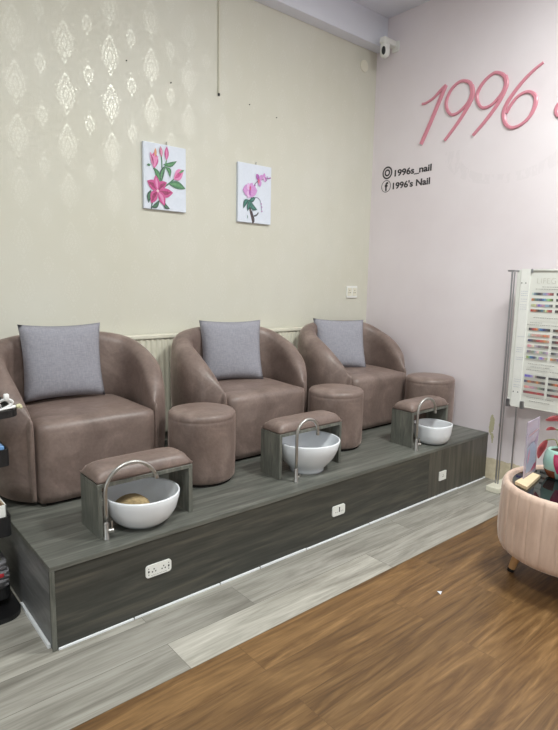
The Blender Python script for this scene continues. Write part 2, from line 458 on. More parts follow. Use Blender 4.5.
# the shop front behind the camera and the left side with a glazed door
bm = NB()
box(bm, RX0, -6.1, RY0 - 0.15, RY0, 0, CEIL); box(bm, -1.1, 0.12, RY0 - 0.15, RY0, 0, CEIL)
box(bm, -6.1, -1.1, RY0 - 0.15, RY0, 2.85, CEIL); box(bm, -6.1, -1.1, RY0 - 0.15, RY0, 0, 0.35)
struct('wall_front', bm, 'plaster')
bm = NB()
for x in (-6.1, -4.47, -2.83, -1.16): box(bm, x, x + 0.06, RY0 - 0.11, RY0 - 0.04, 0.35, 2.85)
box(bm, -6.1, -1.1, RY0 - 0.11, RY0 - 0.04, 0.35, 0.41); box(bm, -6.1, -1.1, RY0 - 0.11, RY0 - 0.04, 2.79, 2.85)
struct('window_1', bm, 'white')
bm = NB()
box(bm, RX0 - 0.15, RX0, RY0, -3.9, 0, CEIL); box(bm, RX0 - 0.15, RX0, -1.3, 0.12, 0, CEIL)
box(bm, RX0 - 0.15, RX0, -3.9, -1.3, 2.7, CEIL)
struct('wall_left', bm, 'plaster')
bm = NB()
for y in (-3.9, -2.63, -1.36): box(bm, RX0 - 0.11, RX0 - 0.04, y, y + 0.06, 0, 2.7)
box(bm, RX0 - 0.11, RX0 - 0.04, -3.9, -1.3, 2.64, 2.7); box(bm, RX0 - 0.11, RX0 - 0.04, -3.9, -1.3, 0, 0.1)
struct('door_1', bm, 'white')
for i, (lx, ly, e) in enumerate(CEILING_LAMPS):
    t = thing('ceiling_light', 'square white ceiling panel lamp over the shop floor', 'light', (lx, ly, CEIL - 0.03), 0, 'ceiling panel lamps')
    bm = NB()
    for a, b, c_, d in ((-0.32, 0.32, -0.32, -0.30), (-0.32, 0.32, 0.30, 0.32), (-0.32, -0.30, -0.30, 0.30), (0.30, 0.32, -0.30, 0.30)): box(bm, a, b, c_, d, -0.005, 0.03)
    obj('lamp_frame', bm, 'white', t)
    obj('diffuser', box(NB(), -0.3, 0.3, -0.3, 0.3, 0.005, 0.02), 'lamp', t)
    l = area('lamp_glow', (lx, ly, CEIL - 0.05), (0.58, 0.58), e, (0.95, 1.0, 0.965), (lx, ly, 0))

# ---------------------------------------------------------------- radiator behind the chairs
t = thing('radiator', 'long cream panel radiator with a ribbed front behind the armchairs', 'radiator', (-1.9, -0.01, 0.45))
RW = 1.16
bm = NB(); n = 58
pts = []
for k in range(n * 4 + 1):
    x = -RW + 2 * RW * k / (n * 4); ph = k % 4
    pts.append((x, (-0.052, -0.062, -0.062, -0.052)[ph]))
lo = [bm.verts.new((x, y, 0.02)) for x, y in pts]; hi = [bm.verts.new((x, y, 0.655)) for x, y in pts]
for a in range(len(pts) - 1): bm.faces.new((lo[a], lo[a + 1], hi[a + 1], hi[a]))
obj('ribbed_panel', bm, 'cream', t)
obj('body', box(NB(), -RW, RW, -0.051, -0.005, 0.0, 0.66, 0.004), 'cream', t)
obj('top_grille', box(NB(), -RW - 0.008, RW + 0.008, -0.068, -0.004, 0.66, 0.688, 0.006), 'cream', t)

# ---------------------------------------------------------------- platform
X0 = -3.345; D = 1.301
p = thing('pedicure_platform', 'raised grey wood-look platform carrying the three armchairs and basins', 'platform', (0, 0, 0))
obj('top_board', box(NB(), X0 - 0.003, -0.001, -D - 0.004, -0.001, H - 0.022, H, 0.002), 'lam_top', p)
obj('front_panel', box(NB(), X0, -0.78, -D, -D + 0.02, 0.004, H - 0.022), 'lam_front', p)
obj('front_panel', box(NB(), -0.779, -0.001, -D, -D + 0.02, 0.004, H - 0.022), 'lam_vert', p, label='right end front panel with upright grain')
obj('side_panel', box(NB(), X0, X0 + 0.018, -D + 0.021, -0.002, 0.004, H - 0.022), 'lam_side', p)
obj('corner_strip', box(NB(), X0 - 0.004, X0 + 0.016, -D - 0.004, -D - 0.0005, 0.002, H - 0.022, 0.001), 'lam_panel', p)
bm = NB(); random.seed(3)
x = X0 + 0.02
while x < -0.02:
    x2 = min(x + random.uniform(0.25, 0.6), -0.004); h_ = random.uniform(0.007, 0.013)
    box(bm, x, x2 - 0.006, -D - random.uniform(0.006, 0.010), -D - 0.0005, 0.0008, h_, 0.001, 1); x = x2
obj('sealant', bm, 'caulk', p)
obj('sealant', box(NB(), X0 - 0.012, X0 - 0.0005, -D + 0.03, -0.88, 0.0008, 0.018, 0.001, 1), 'caulk', p)

def outlet(label, x, z, w, h, r, kind):
    t = thing('power_outlet', label, 'outlet', (x, -D - 0.0005, z))
    bm = NB(); prism(bm, rrect(w, h, r), lambda a, b: (a, -0.007, b), (0, 0.007, 0)); obj('face_plate', bm, 'white', t)
    bm = NB()
    def hole(a, b, ww, hh): box(bm, a - ww / 2, a + ww / 2, -0.0078, -0.0068, b - hh / 2, b + hh / 2)
    if kind == 'wide':
        for cx in (-0.024, 0.024):
            hole(cx - 0.008, -0.004, 0.005, 0.006); hole(cx + 0.008, -0.004, 0.005, 0.006); hole(cx, 0.008, 0.005, 0.006)
        for cx in (-0.050, 0.050):
            hole(cx, 0.014, 0.004, 0.004); hole(cx, 0.0, 0.007, 0.009); hole(cx, -0.014, 0.004, 0.004)
        for k in range(8): hole(-0.035 + 0.01 * k, -0.021, 0.004, 0.002)
    elif kind == 'pair':
        for cx in (-0.022, 0.026):
            hole(cx - 0.007, -0.008, 0.003, 0.004); hole(cx + 0.007, -0.008, 0.003, 0.004)
        hole(0.004, 0.004, 0.008, 0.03)
    else:
        hole(-0.006, -0.006, 0.004, 0.004); hole(0.008, -0.006, 0.004, 0.004); hole(0.001, 0.006, 0.004, 0.006)
    obj('sockets', bm, 'hole', t)
outlet('wide rounded white outlet with many holes on platform front below the left basin', -2.872, 0.204, 0.128, 0.058, 0.014, 'wide')
outlet('rounded white outlet with one dark slot on platform front below the middle basin', -1.690, 0.172, 0.105, 0.062, 0.013, 'pair')
outlet('small square white outlet on the upright-grained right end of the platform front', -0.610, 0.150, 0.083, 0.066, 0.003, 'plain')

# ---------------------------------------------------------------- armchairs
def chair_shell():
    outer = [(.352, .060), (.396, .088), (.453, .155), (.490, .28), (.482, .42), (.430, .53), (.305, .594), (.15, .616), (0, .620)]
    inner = [(.323, .050), (.326, .095), (.338, .175), (.352, .27), (.352, .375), (.310, .452), (.215, .495), (.11, .510), (0, .513)]
    top = [.450, .505, .590, .672, .735, .785, .812, .818, .820]
    def mirror(a): return a + [(-x, y) for x, y in a[-2::-1]]
    O = catmull([(x, y, 0) for x, y in mirror(outer)], 5); I = catmull([(x, y, 0) for x, y in mirror(inner)], 5)
    T = [v.x for v in catmull([(z, 0, 0) for z in top + top[-2::-1]], 5)]
    bm = NB(); rings = []
    for o, i, z in zip(O, I, T):
        d = o - i; pr = [(0, .022), (0, z - .20), (0.0, z - .10), (0.02, z - .05), (.10, z - .018), (.28, z - .002), (.5, z + .001), (.74, z - .008), (.92, z - .035), (1.0, z - .085), (1.03, z - .18), (1.04, z * .5), (.95, .12), (.68, .022)]
        rings.append([bm.verts.new((i.x + d.x * t, i.y + d.y * t, max(zz, .022))) for t, zz in pr])
    n = len(rings[0])
    for a, b in zip(rings, rings[1:]):
        for k in range(n): bm.faces.new((a[k], a[(k + 1) % n], b[(k + 1) % n], b[k]))
    for ring, sgn in ((rings[0], 1), (rings[-1], -1)):      # rounded front of each arm
        prev = ring
        cen = sum((v.co for v in ring), Vector()) / n
        for k, (s_, dy) in enumerate(((0.93, -.012), (0.78, -.020), (0.45, -.024))):
            new = [bm.verts.new((cen.x + (v.co.x - cen.x) * s_, cen.y + (v.co.y - cen.y) * s_ + dy, cen.z + (v.co.z - cen.z) * (1 - (1 - s_) * .25))) for v in ring]
            for q in range(n): bm.faces.new((prev[q], prev[(q + 1) % n], new[(q + 1) % n], new[q]))
            prev = new
        bm.faces.new(prev)
    return bm
def seat_block():
    bm = NB(); box(bm, -.316, .316, 0.0, .49, .018, .424)
    bmesh.ops.subdivide_edges(bm, edges=bm.edges[:], cuts=9, use_grid_fill=True)
    for v in bm.verts:
        x, y, z = v.co; r = .028
        # round the box
        c = Vector((max(-.316 + r, min(.316 - r, x)), max(r, min(.49 - r, y)), max(.018 + r * .4, min(.424 - r, z))))
        d = v.co - c
        if d.length > 1e-6:
            lim = Vector((r, r, r)); v.co = c + d.normalized() * min(d.length, r)
        if z > .4: v.co.z += .034 * (1 - abs(x / .322) ** 3) * max(0, 1 - ((y - .36) / .36) ** 2)
    return bm
def make_chair():
    t = thing('armchair', '', 'armchair')
    obj('shell', chair_shell(), 'suede', t, True)
    obj('seat', seat_block(), 'suede', t, True)
    bm = NB(); box(bm, -.28, .28, .03, .50, 0, .06)
    obj('base', bm, 'dark', t, label='recessed black base')
    return t
def pillow_bm(w=.445, th=.13, n=18):
    bm = NB(); g = {}
    for side in (1, -1):
        for i in range(n + 1):
            for j in range(n + 1):
                u = -1 + 2 * i / n; v = -1 + 2 * j / n
                edge = i in (0, n) or j in (0, n)
                if side == -1 and edge: g[(side, i, j)] = g[(1, i, j)]; continue
                k = 1 - 0.07 * (1 - v * v) * abs(u) ** 3; k2 = 1 - 0.07 * (1 - u * u) * abs(v) ** 3
                x = u * w / 2 * k; z = v * w / 2 * k2 * .955
                h_ = th / 2 * max(0, (1 - u ** 4) * (1 - v ** 4)) ** 0.55
                h_ *= 1 + .08 * math.sin(3 * u + 2) * math.cos(2.3 * v)
                g[(side, i, j)] = bm.verts.new((x, side * h_, z))
        for i in range(n):
            for j in range(n):
                bm.faces.new((g[(side, i, j)], g[(side, i + 1, j)], g[(side, i + 1, j + 1)], g[(side, i, j + 1)]))
    return bm

CH = [(-2.875, -.706, 0.0), (-1.730, -.708, 0.0), (-.578, -.698, 0.0)]
CL = ['brown suede barrel armchair at the left end of the platform next to the trolley',
      'brown suede barrel armchair in the middle of the platform',
      'brown suede barrel armchair at the right end by the pink wall']
c0 = make_chair(); chairs = [c0] + [dup(c0) for _ in range(2)]
for o, (x, y, r), l in zip(chairs, CH, CL):
    o.location = (x, y, H); o.rotation_euler = (0, 0, r); tag(o, l, 'armchair', 'barrel armchairs on the platform')
CU = [(-2.922, -.305, 1.040, -.09, -.15, 0.0), (-1.764, -.310, 1.027, -.34, -.20, 0.0), (-.674, -.312, 1.010, -.44, -.33, 0.03)]
CUL = ['grey linen cushion facing forward, upright on the leftmost armchair', 'grey linen cushion on the middle armchair, partly hidden by its arm', 'grey linen cushion tilted sideways on the armchair by the pink wall']
pl = obj('throw_cushion', pillow_bm(), 'linen', None, True)
for k, (x, y, z, yaw, lean, roll) in enumerate(CU):
    o = pl if k == 0 else dup(pl)
    o.matrix_world = Matrix.Translation((x, y, z)) @ Matrix.Rotation(yaw, 4, 'Z') @ Matrix.Rotation(lean, 4, 'X') @ Matrix.Rotation(roll, 4, 'Y')
    tag(o, CUL[k], 'cushion', 'grey cushions on the armchairs')

# ---------------------------------------------------------------- round stools
def make_stool():
    t = thing('round_stool', '', 'stool')
    prof = [(0, .018), (.180, .018), (.189, .03), (.192, .07), (.194, .2), (.192, .35), (.1925, .365), (.1905, .369), (.1925, .374), (.190, .393), (.180, .405), (.155, .412), (.09, .416), (0, .417)]
    obj('upholstered_body', lathe(NB(), prof, 64, wob=lambda a, z: 1 + .004 * math.sin(3 * a + z * 9)), 'suede', t, True)
    obj('base', lathe(NB(), [(0, 0), (.17, 0), (.17, .03), (0, .03)], 40), 'dark', t, label='recessed black base')
    return t
s0 = make_stool(); stools = [s0, dup(s0), dup(s0)]
SP = [((-2.318, -.798), 'round brown suede stool between the left and middle armchairs, nearest the camera'),
      ((-1.215, -.800), 'round brown suede stool between the middle and right armchairs'),
      ((-.205, -.880), 'round brown suede stool against the pink wall beside the right armchair')]
for o, ((x, y), l) in zip(stools, SP):
    o.location = (x, y, H); tag(o, l, 'stool', 'round stools between the armchairs')

# ---------------------------------------------------------------- footrests
def make_footrest(name_label, x0, x1, y0, y1, h, rz=0):
    w = x1 - x0; d = y1 - y0
    t = thing('footrest', name_label, 'footrest', (x0, y0, H), rz, 'padded footrests over the basins')
    th = .02
    obj('side_panel', box(NB(), 0, th, 0, d, 0, h - .018, .001, 1), 'lam_panel', t)
    obj('side_panel', box(NB(), w - th, w, 0, d, 0, h - .018, .001, 1), 'lam_panel', t)
    obj('top_board', box(NB(), 0, w, 0, d, h - .018, h, .001, 1), 'lam_panel', t)
    obj('rail', box(NB(), th, w - th, d - .016, d - .001, h - .052, h - .018), 'lam_panel', t)
    bm = NB(); n = 20; m = 12; g = {}
    for side in (0, 1):
        for i in range(n + 1):
            for j in range(m + 1):
                u = -1 + 2 * i / n; v = -1 + 2 * j / m
                e = max(0, (1 - abs(u) ** 7) * (1 - abs(v) ** 3.5)) ** .5
                x = w / 2 + u * (w / 2 - .001 + .009 * (0.6 if side else 0)); y = d / 2 + v * (d / 2 - .002)
                z = h + .0008 + ((.012 + .052 * e) if side else 0)
                k = 1 if side else .985
                g[side, i, j] = bm.verts.new((w / 2 + (x - w / 2) * k, d / 2 + (y - d / 2) * k, z))
        for i in range(n):
            for j in range(m): bm.faces.new((g[side, i, j], g[side, i + 1, j], g[side, i + 1, j + 1], g[side, i, j + 1]))
    for i in range(n):
        for j in (0, m): bm.faces.new((g[0, i, j], g[0, i + 1, j], g[1, i + 1, j], g[1, i, j]))
    for j in range(m):
        for i in (0, n): bm.faces.new((g[0, i, j], g[0, i, j + 1], g[1, i, j + 1], g[1, i, j]))
    obj('padded_top', bm, 'suede', t, True)
    return t
make_footrest('brown padded footrest over the leftmost basin', -3.096, -2.618, -1.185, -.985, .246)
make_footrest('brown padded footrest over the middle basin', -1.988, -1.472, -1.105, -.930, .268)
make_footrest('brown padded footrest over the basin nearest the pink wall', -.842, -.400, -1.185, -1.005, .250)

# ---------------------------------------------------------------- basins
def basin(label, x, y, prof_out, R, h, wob=None):
    t = thing('foot_basin', label, 'basin', (x, y, H), 0, 'white ceramic foot basins')
    ins = [(r * 1.0 - .010, z) for r, z in prof_out[::-1] if z > .03]
    prof = [(0, 0)] + prof_out + [(R - .002, h + .003), (R - .008, h + .003)] + [(r, max(z, .02)) for r, z in ins] + [(.045, .018), (0, .016)]
    obj('bowl', lathe(NB(), prof, 64, wob=wob), 'ceramic', t, True)
    obj('drain', lathe(NB(), [(0, .0165), (.02, .0165), (.022, .020), (.01, .022), (0, .022)], 20), 'steel', t)
    return t
basin('low wide white ceramic basin at the left end with an olive sponge in it', -2.862, -1.130, [(.085, 0), (.105, .006), (.14, .035), (.163, .075), (.174, .12), (.178, .147)], .178, .150)
basin('large white ceramic bowl basin on a foot ring under the middle footrest', -1.728, -1.060, [(.106, 0), (.107, .012), (.108, .022), (.134, .046), (.166, .086), (.189, .135), (.202, .187)], .202, .190)
sq = lambda a, z: 1 + .045 * (math.cos(4 * a) * -1) * min(1, z / .05)
basin('small squarish white ceramic basin under the footrest nearest the pink wall', -.592, -1.185, [(.075, 0), (.10, .008), (.122, .035), (.130, .075), (.135, .120), (.137, .137)], .137, .140, sq)
def lump(name, label, cat, x, y, z, rx, ry, rz, mat, seed):
    bm = NB(); bmesh.ops.create_icosphere(bm, subdivisions=3, radius=1)
    random.seed(seed); a = [random.uniform(0, 6) for _ in range(6)]
    for v in bm.verts:
        s_ = 1 + .08 * math.sin(4 * v.co.x + a[0]) * math.cos(5 * v.co.y + a[1])
        zz = max(v.co.z, -.6); v.co = Vector((v.co.x * rx * s_, v.co.y * ry * s_, zz * rz))
    o = obj(name, bm, mat, None, True); o.location = (x, y, z); return tag(o, label, cat)
lump('bath_sponge', 'olive-brown sponge lying in the left basin', 'sponge', -2.905, -1.105, H + .070, .085, .075, .062, 'sponge', 1)
lump('bath_sponge', 'brown sponge lying in the small squarish basin by the pink wall', 'sponge', -.60, -1.185, H + .062, .060, .055, .050, 'brownsponge', 2)

# ---------------------------------------------------------------- faucets
def faucet(label, x, y, r, ang, h1, lever=True, arc=PI + .08):
    t = thing('faucet', label, 'faucet', (x, y, H), math.radians(ang), 'gooseneck faucets beside the basins')
    obj('base', lathe(NB(), [(0, 0), (.014, 0), (.014, .008), (.0115, .012), (.0115, .075), (.009, .082), (0, .082)], 24), 'steel', t, 'auto')
    pts = [(0, 0, .08), (0, 0, .12), (0, 0, h1)]
    for k in range(1, 19):
        a = PI - arc * k / 18; pts.append((r + r * math.cos(a), 0, h1 + r * math.sin(a)))
    obj('spout', tube(NB(), pts, .0086, 14), 'steel', t, True)
    e = Vector(pts[-1]); d = (e - Vector(pts[-2])).normalized()
    obj('nozzle', tube(NB(), [e - d * .002, e + d * .014], .0105, 14), 'steel', t, 'auto')
    if lever:
        hd = obj('handle', tube(NB(), [(.009, -.004, .040), (.030, -.012, .040)], .011, 14), 'steel', t, 'auto')
        obj('lever', tube(NB(), [(.022, -.009, .045), (.022, -.009, .085)], .0042, 10), 'steel', hd)
    else:
        obj('handle', tube(NB(), [(.008, -.004, .03), (.018, -.010, .032), (.02, -.011, .045)], .005, 10), 'steel', t)
    return t
faucet('brushed steel gooseneck faucet standing in front of the leftmost footrest', -3.072, -1.212, .120, -4, .212, True, PI * .90)
faucet('brushed steel gooseneck faucet with tiny handle in front of the middle basin', -1.935, -1.192, .086, 2, .270, False)
faucet('brushed steel gooseneck faucet in front of the footrest nearest the pink wall', -.860, -1.240, .094, -4, .262)

# ---------------------------------------------------------------- paintings
def painting(label, x0, x1, z0, z1):
    t = thing('canvas_painting', label, 'painting', ((x0 + x1) / 2, -.001, (z0 + z1) / 2), 0, 'flower canvases on the cream wall')
    w, h = x1 - x0, z1 - z0
    obj('canvas', box(NB(), -w / 2, w / 2, -.022, 0, -h / 2, h / 2, .002, 2), 'canvas', t)
    bm = NB(); tube(bm, [(0.02, -.004, h / 2 + .002), (0.02, -.006, h / 2 + .018)], .0022, 8); bmesh.ops.create_icosphere(bm, subdivisions=1, radius=.005, matrix=Matrix.Translation((.02, -.008, h / 2 + .02)))
    obj('hook', bm, 'steel', t)
    f = lambda u, v, k: (-w / 2 + u * w, -.0224 - k * 3, h / 2 - v * h)
    return t, f
P1 = (-2.266, -1.952, 1.966, 2.386)
t, f = painting('canvas painting of a magenta lily with buds on the cream wall', *P1)
def q1(x, y):
    u = (x - 158) / 297; top = 76 + u * 52; bot = 551 + u * 31; return (u, (y - top) / (bot - top))
art = Art(f)
G1, G2, G3 = rgb(58, 120, 78), rgb(92, 156, 100), rgb(36, 74, 62)
K1, K2, K3 = rgb(202, 70, 140), rgb(230, 140, 190), rgb(150, 30, 90)
def L(a, b, w_, c, bend=0, mid=None): art.leaf(q1(*a), q1(*b), w_ / 297 * .84, c, bend, mid, 1.0)
def S(pts, w_, c): art.line([q1(*p_) for p_ in pts], w_ / 330, c)
S([(225, 265), (240, 310), (250, 400)], 8, G1); S([(280, 185), (282, 290), (268, 380)], 9, G1); S([(315, 210), (295, 300), (275, 370)], 8, G2)
S([(375, 335), (330, 375), (280, 410)], 8, G1); S([(205, 555), (215, 500), (245, 460)], 9, G3)
L((272, 370), (225, 262), 36, G1, .02, G2); L((270, 370), (300, 250), 34, G3, -.02, G2); L((290, 240), (388, 215), 26, G1, .03, G2)
L((305, 258), (338, 335), 30, G1, -.05, G2); L((325, 375), (450, 412), 42, G1, -.02, G2); L((205, 420), (186, 515), 34, G3, .02, G1)
L((205, 545), (262, 492), 28, G3, .03, G1); L((285, 490), (334, 555), 26, G3, .04, G1); L((205, 245), (178, 243), 14, G1)
for b_ in ((200, 340), (180, 355), (235, 320)): pass
L((250, 428), (178, 356), 52, K1, .02, K3); L((250, 428), (236, 315), 50, K1, 0, K2); L((250, 428), (314, 368), 48, K1, -.02, K3)
L((250, 428), (358, 440), 52, K1, .02, K3); L((250, 428), (298, 534), 56, K1, -.02, K2); L((250, 428), (203, 515), 58, K1, .02, K3)
art.disc(q1(250, 428), .03, .022, rgb(240, 200, 210))
L((228, 268), (232, 150), 62, K1, .0, K2); L((222, 262), (200, 152), 30, K2, .02, K3); L((230, 262), (258, 180), 26, K2, -.03); L((236, 190), (238, 125), 20, rgb(220, 150, 110))
L((280, 190), (272, 112), 26, rgb(190, 110, 120), 0, K2); L((313, 212), (316, 112), 34, K1, 0, K2)
L((362, 345), (435, 280), 58, K2, 0, K1); L((400, 300), (440, 278), 14, G2)
art.build('artwork', t)
P2 = (-1.512, -1.198, 1.944, 2.371)
t, f = painting('canvas painting of a pale purple orchid on a dark stem', *P2)
art = Art(f)
def q1(x, y):
    u = (x - 130) / 278; top = 96 + u * 38; bot = 578 + u * 18; return (u, (y - top) / (bot - top))
V1, V2, V3 = rgb(214, 150, 214), rgb(180, 90, 180), rgb(232, 190, 232)
T1, T2 = rgb(30, 90, 82), rgb(60, 130, 115)
S([(255, 585), (245, 540), (230, 480), (222, 400)], 16, rgb(70, 48, 52)); S([(252, 585), (262, 560), (240, 490)], 12, rgb(50, 36, 44))
S([(262, 530), (285, 520), (298, 500)], 9, rgb(60, 60, 70)); S([(240, 385), (285, 380), (315, 410), (328, 490)], 4, rgb(120, 110, 150)); S([(225, 380), (250, 300), (300, 240), (395, 222)], 5, rgb(110, 80, 110))
L((218, 400), (172, 470), 34, T1, .04, T2); L((222, 400), (206, 492), 32, T1, 0, T2); L((225, 405), (246, 480), 32, T2, 0, T1)
L((225, 400), (288, 478), 34, T1, .05, T2); L((220, 410), (272, 382), 30, T1, 0, T2); L((205, 520), (208, 555), 6, T2)
for a_, b_, w__, c_ in (((225, 325), (165, 320), 66, V1), ((225, 325), (285, 325), 66, V1), ((225, 325), (205, 265), 48, V3), ((225, 325), (245, 262), 44, V1), ((225, 325), (205, 385), 48, V3), ((225, 325), (250, 380), 42, V1), ((224, 295), (224, 375), 24, V2), ((225, 280), (226, 330), 16, rgb(200, 70, 120))): L(a_, b_, w__, c_)
for a_, b_, w__, c_ in (((300, 238), (275, 190), 34, V2), ((300, 238), (332, 200), 34, V1), ((300, 238), (312, 290), 40, V1), ((296, 225), (296, 270), 20, rgb(220, 100, 130)), ((340, 225), (345, 180), 28, V1), ((340, 225), (365, 240), 30, V2), ((335, 215), (355, 250), 20, V3)): L(a_, b_, w__, c_)
for c_ in ((265, 282), (320, 430), (325, 455), (326, 490), (368, 212), (385, 222), (395, 218)): art.disc(q1(*c_), .018, .012, V2)
art.build('artwork', t)

# ---------------------------------------------------------------- small things on the cream wall
t = thing('cable_conduit', 'thin white conduit hanging down the cream wall from the beam', 'conduit', (-1.672, 0, 2.80))
obj('conduit_pipe', box(NB(), -.007, .007, -.012, -.001, 0.008, BEAM - 2.80 - .001, .002), 'conduit', t)
obj('cut_cable', box(NB(), -.007, .007, -.012, -.002, -.010, .008, .002), 'black', t, label='dark cable end')
t = thing('wall_socket', 'double white socket plate on the cream wall above the right armchair', 'outlet', (-.222, -.001, 1.430))
bm = NB(); prism(bm, rrect(.135, .105, .008), lambda a, b: (a, -.012, b), (0, .012, 0)); obj('face_plate', bm, 'white', t)
bm = NB()
for cx in (-.033, .033): box(bm, cx - .026, cx + .026, -.0145, -.012, -.036, .036, .003, 1)
for o_ in [obj('switch_module', bm, 'cream', t)]: pass
bm = NB()
for cx in (-.033, .033):
    for a, b in ((-.01, -.008), (.01, -.008), (0, .012)): box(bm, cx + a - .003, cx + a + .003, -.0152, -.0144, b - .004, b + .004)
obj('socket_holes', bm, 'hole', t)
o = obj('round_cover', lathe(NB(), [(0, 0), (.048, 0), (.048, .006), (.040, .009), (0, .009)], 32), 'cream', None, 'auto')
o.rotation_euler = (PI / 2, 0, 0); o.location = (-.165, -.001, 3.364); tag(o, 'faint round cream cover plate high on the cream wall near the corner', 'cover plate')
for k, (px, pz) in enumerate(((-2.36, 2.848), (-2.05, 2.79), (-1.40, 2.79), (-1.14, 2.75))):
    o = obj('wall_nail', tube(NB(), [(0, 0, 0), (0, -.008, 0)], .0035, 8), 'dark'); o.location = (px, -.0005, pz)
    tag(o, ['dark nail in the cream wall high above the lily canvas, leftmost', 'dark nail in the cream wall between lily canvas and conduit', 'dark nail in the cream wall just right of the conduit', 'rightmost dark nail in the cream wall above the orchid canvas'][k], 'nail', 'nails in the cream wall')

# ---------------------------------------------------------------- camera in the corner
t = thing('security_camera', 'small white security camera on a bracket high in the corner of the pink wall', 'camera', (0, -.190, 3.50))
bm = NB(); prism(bm, rrect(.07, .085, .012), lambda a, b: (-.001, a - .02, b), (-.012, 0, 0)); obj('wall_plate', bm, 'white', t)
obj('bracket', box(NB(), -.175, -.012, -.035, .025, -.008, .040, .010, 3), 'white', t, 'auto')
hd = obj('head', lathe(NB(), [(0, .0), (.034, -.004), (.040, -.018), (.041, -.03), (.039, -.032), (.041, -.036), (.041, -.075), (.036, -.098), (.022, -.112), (0, -.116)], 32, -.128, -.005), 'white', t, True)
bm = NB(); bmesh.ops.create_uvsphere(bm, u_segments=20, v_segments=14, radius=1)
for v in bm.verts: v.co = Vector((v.co.x * .012, v.co.y * .017, v.co.z * .034))
ln_ = obj('lens', bm, 'black', hd, True); ln_.location = (-.128 - .0345, -.005 - .014, -.068); ln_.rotation_euler = (0, 0, math.radians(28))

# ---------------------------------------------------------------- lettering on the pink wall
def script(name, label, strokes, depth=.013):
    bm = NB()
    for si, (pts, wids) in enumerate(strokes):
        depth += .0012 * si
        P = catmull([(0, a, b) for a, b in pts], 8); n = len(P)
        W = [v.x for v in catmull([(q, 0, 0) for q in wids], 8)]; rings = []
        for i, p_ in enumerate(P):
            d = (P[min(i + 1, n - 1)] - P[max(i - 1, 0)]).normalized(); nn = Vector((0, -d.z, d.y))
            wv = W[min(len(W) - 1, round(i * (len(W) - 1) / (n - 1)))] / 2
            r = []
            for s_, x_ in ((-1, -.001), (-1, -depth * .65), (-.6, -depth), (.6, -depth), (1, -depth * .65), (1, -.001)):
                q = p_ + nn * wv * s_ * .84; q.x = x_; r.append(bm.verts.new(q))
            rings.append(r)
        for a, b in zip(rings, rings[1:]):
            for k in range(6): bm.faces.new((a[k], a[(k + 1) % 6], b[(k + 1) % 6], b[k]))
        bm.faces.new(rings[0]); bm.faces.new(rings[-1])
    cy = sum(v.co.y for v in bm.verts) / len(bm.verts); cz = sum(v.co.z for v in bm.verts) / len(bm.verts)
    bmesh.ops.translate(bm, vec=(0, -cy, -cz), verts=bm.verts[:])
    o = obj(name, bm, 'pinkplastic'); o.location = (0, cy, cz)
    return tag(o, label, 'lettering', 'raised pink script numerals')
script('wall_numeral', 'raised pink script numeral 1 on the pink wall', [
    ([(-.510, 2.976), (-.546, 2.975), (-.617, 2.998), (-.689, 3.047), (-.728, 3.066)], (.022, .022, .024, .03, .036)),
    ([(-.727, 3.070), (-.677, 2.970), (-.605, 2.822), (-.519, 2.659)], (.036, .040, .040, .040))])
script('wall_numeral', 'raised pink script numeral 9 right after the 1', [
    ([(-.962, 2.985), (-.940, 3.032), (-.893, 3.060), (-.839, 3.062), (-.776, 3.022), (-.741, 2.955), (-.746, 2.893), (-.787, 2.838), (-.845, 2.835), (-.908, 2.872), (-.947, 2.918), (-.964, 2.975)], (.036, .034, .028, .026, .028, .032, .030, .026, .026, .026, .026, .03)),
    ([(-.955, 3.012), (-.968, 2.950), (-.949, 2.891), (-.901, 2.819), (-.841, 2.747), (-.746, 2.649)], (.040, .044, .038, .032, .030, .026))])
script('wall_numeral', 'raised pink script numeral 9 just before the 6', [
    ([(-1.231, 2.975), (-1.213, 3.016), (-1.172, 3.046), (-1.127, 3.053), (-1.067, 3.023), (-1.019, 2.969), (-1.006, 2.911), (-1.034, 2.849), (-1.071, 2.825), (-1.128, 2.833), (-1.181, 2.871), (-1.216, 2.913), (-1.233, 2.960)], (.036, .032, .028, .026, .028, .032, .030, .026, .026, .026, .026, .026, .03)),
    ([(-1.222, 3.012), (-1.236, 2.957), (-1.218, 2.893), (-1.174, 2.823), (-1.090, 2.730), (-.994, 2.643)], (.038, .042, .036, .032, .030, .026))])
script('wall_numeral', 'raised pink script numeral 6 with a long upstroke', [
    ([(-1.496, 3.030), (-1.435, 2.998), (-1.358, 2.941), (-1.280, 2.859), (-1.242, 2.798), (-1.233, 2.741), (-1.252, 2.678), (-1.299, 2.641), (-1.362, 2.646), (-1.421, 2.683), (-1.457, 2.743), (-1.464, 2.798), (-1.443, 2.840), (-1.401, 2.862), (-1.344, 2.854), (-1.295, 2.816), (-1.252, 2.750)], (.020, .024, .028, .032, .036, .038, .032, .028, .026, .028, .034, .036, .030, .026, .024, .026, .026))])
script('wall_letter', 'cut-off pink script letter at the right picture edge after the 6', [
    ([(-1.700, 2.760), (-1.660, 2.752), (-1.622, 2.728), (-1.612, 2.695), (-1.624, 2.660), (-1.665, 2.645), (-1.71, 2.66)], (.024, .026, .03, .032, .030, .026, .024))])
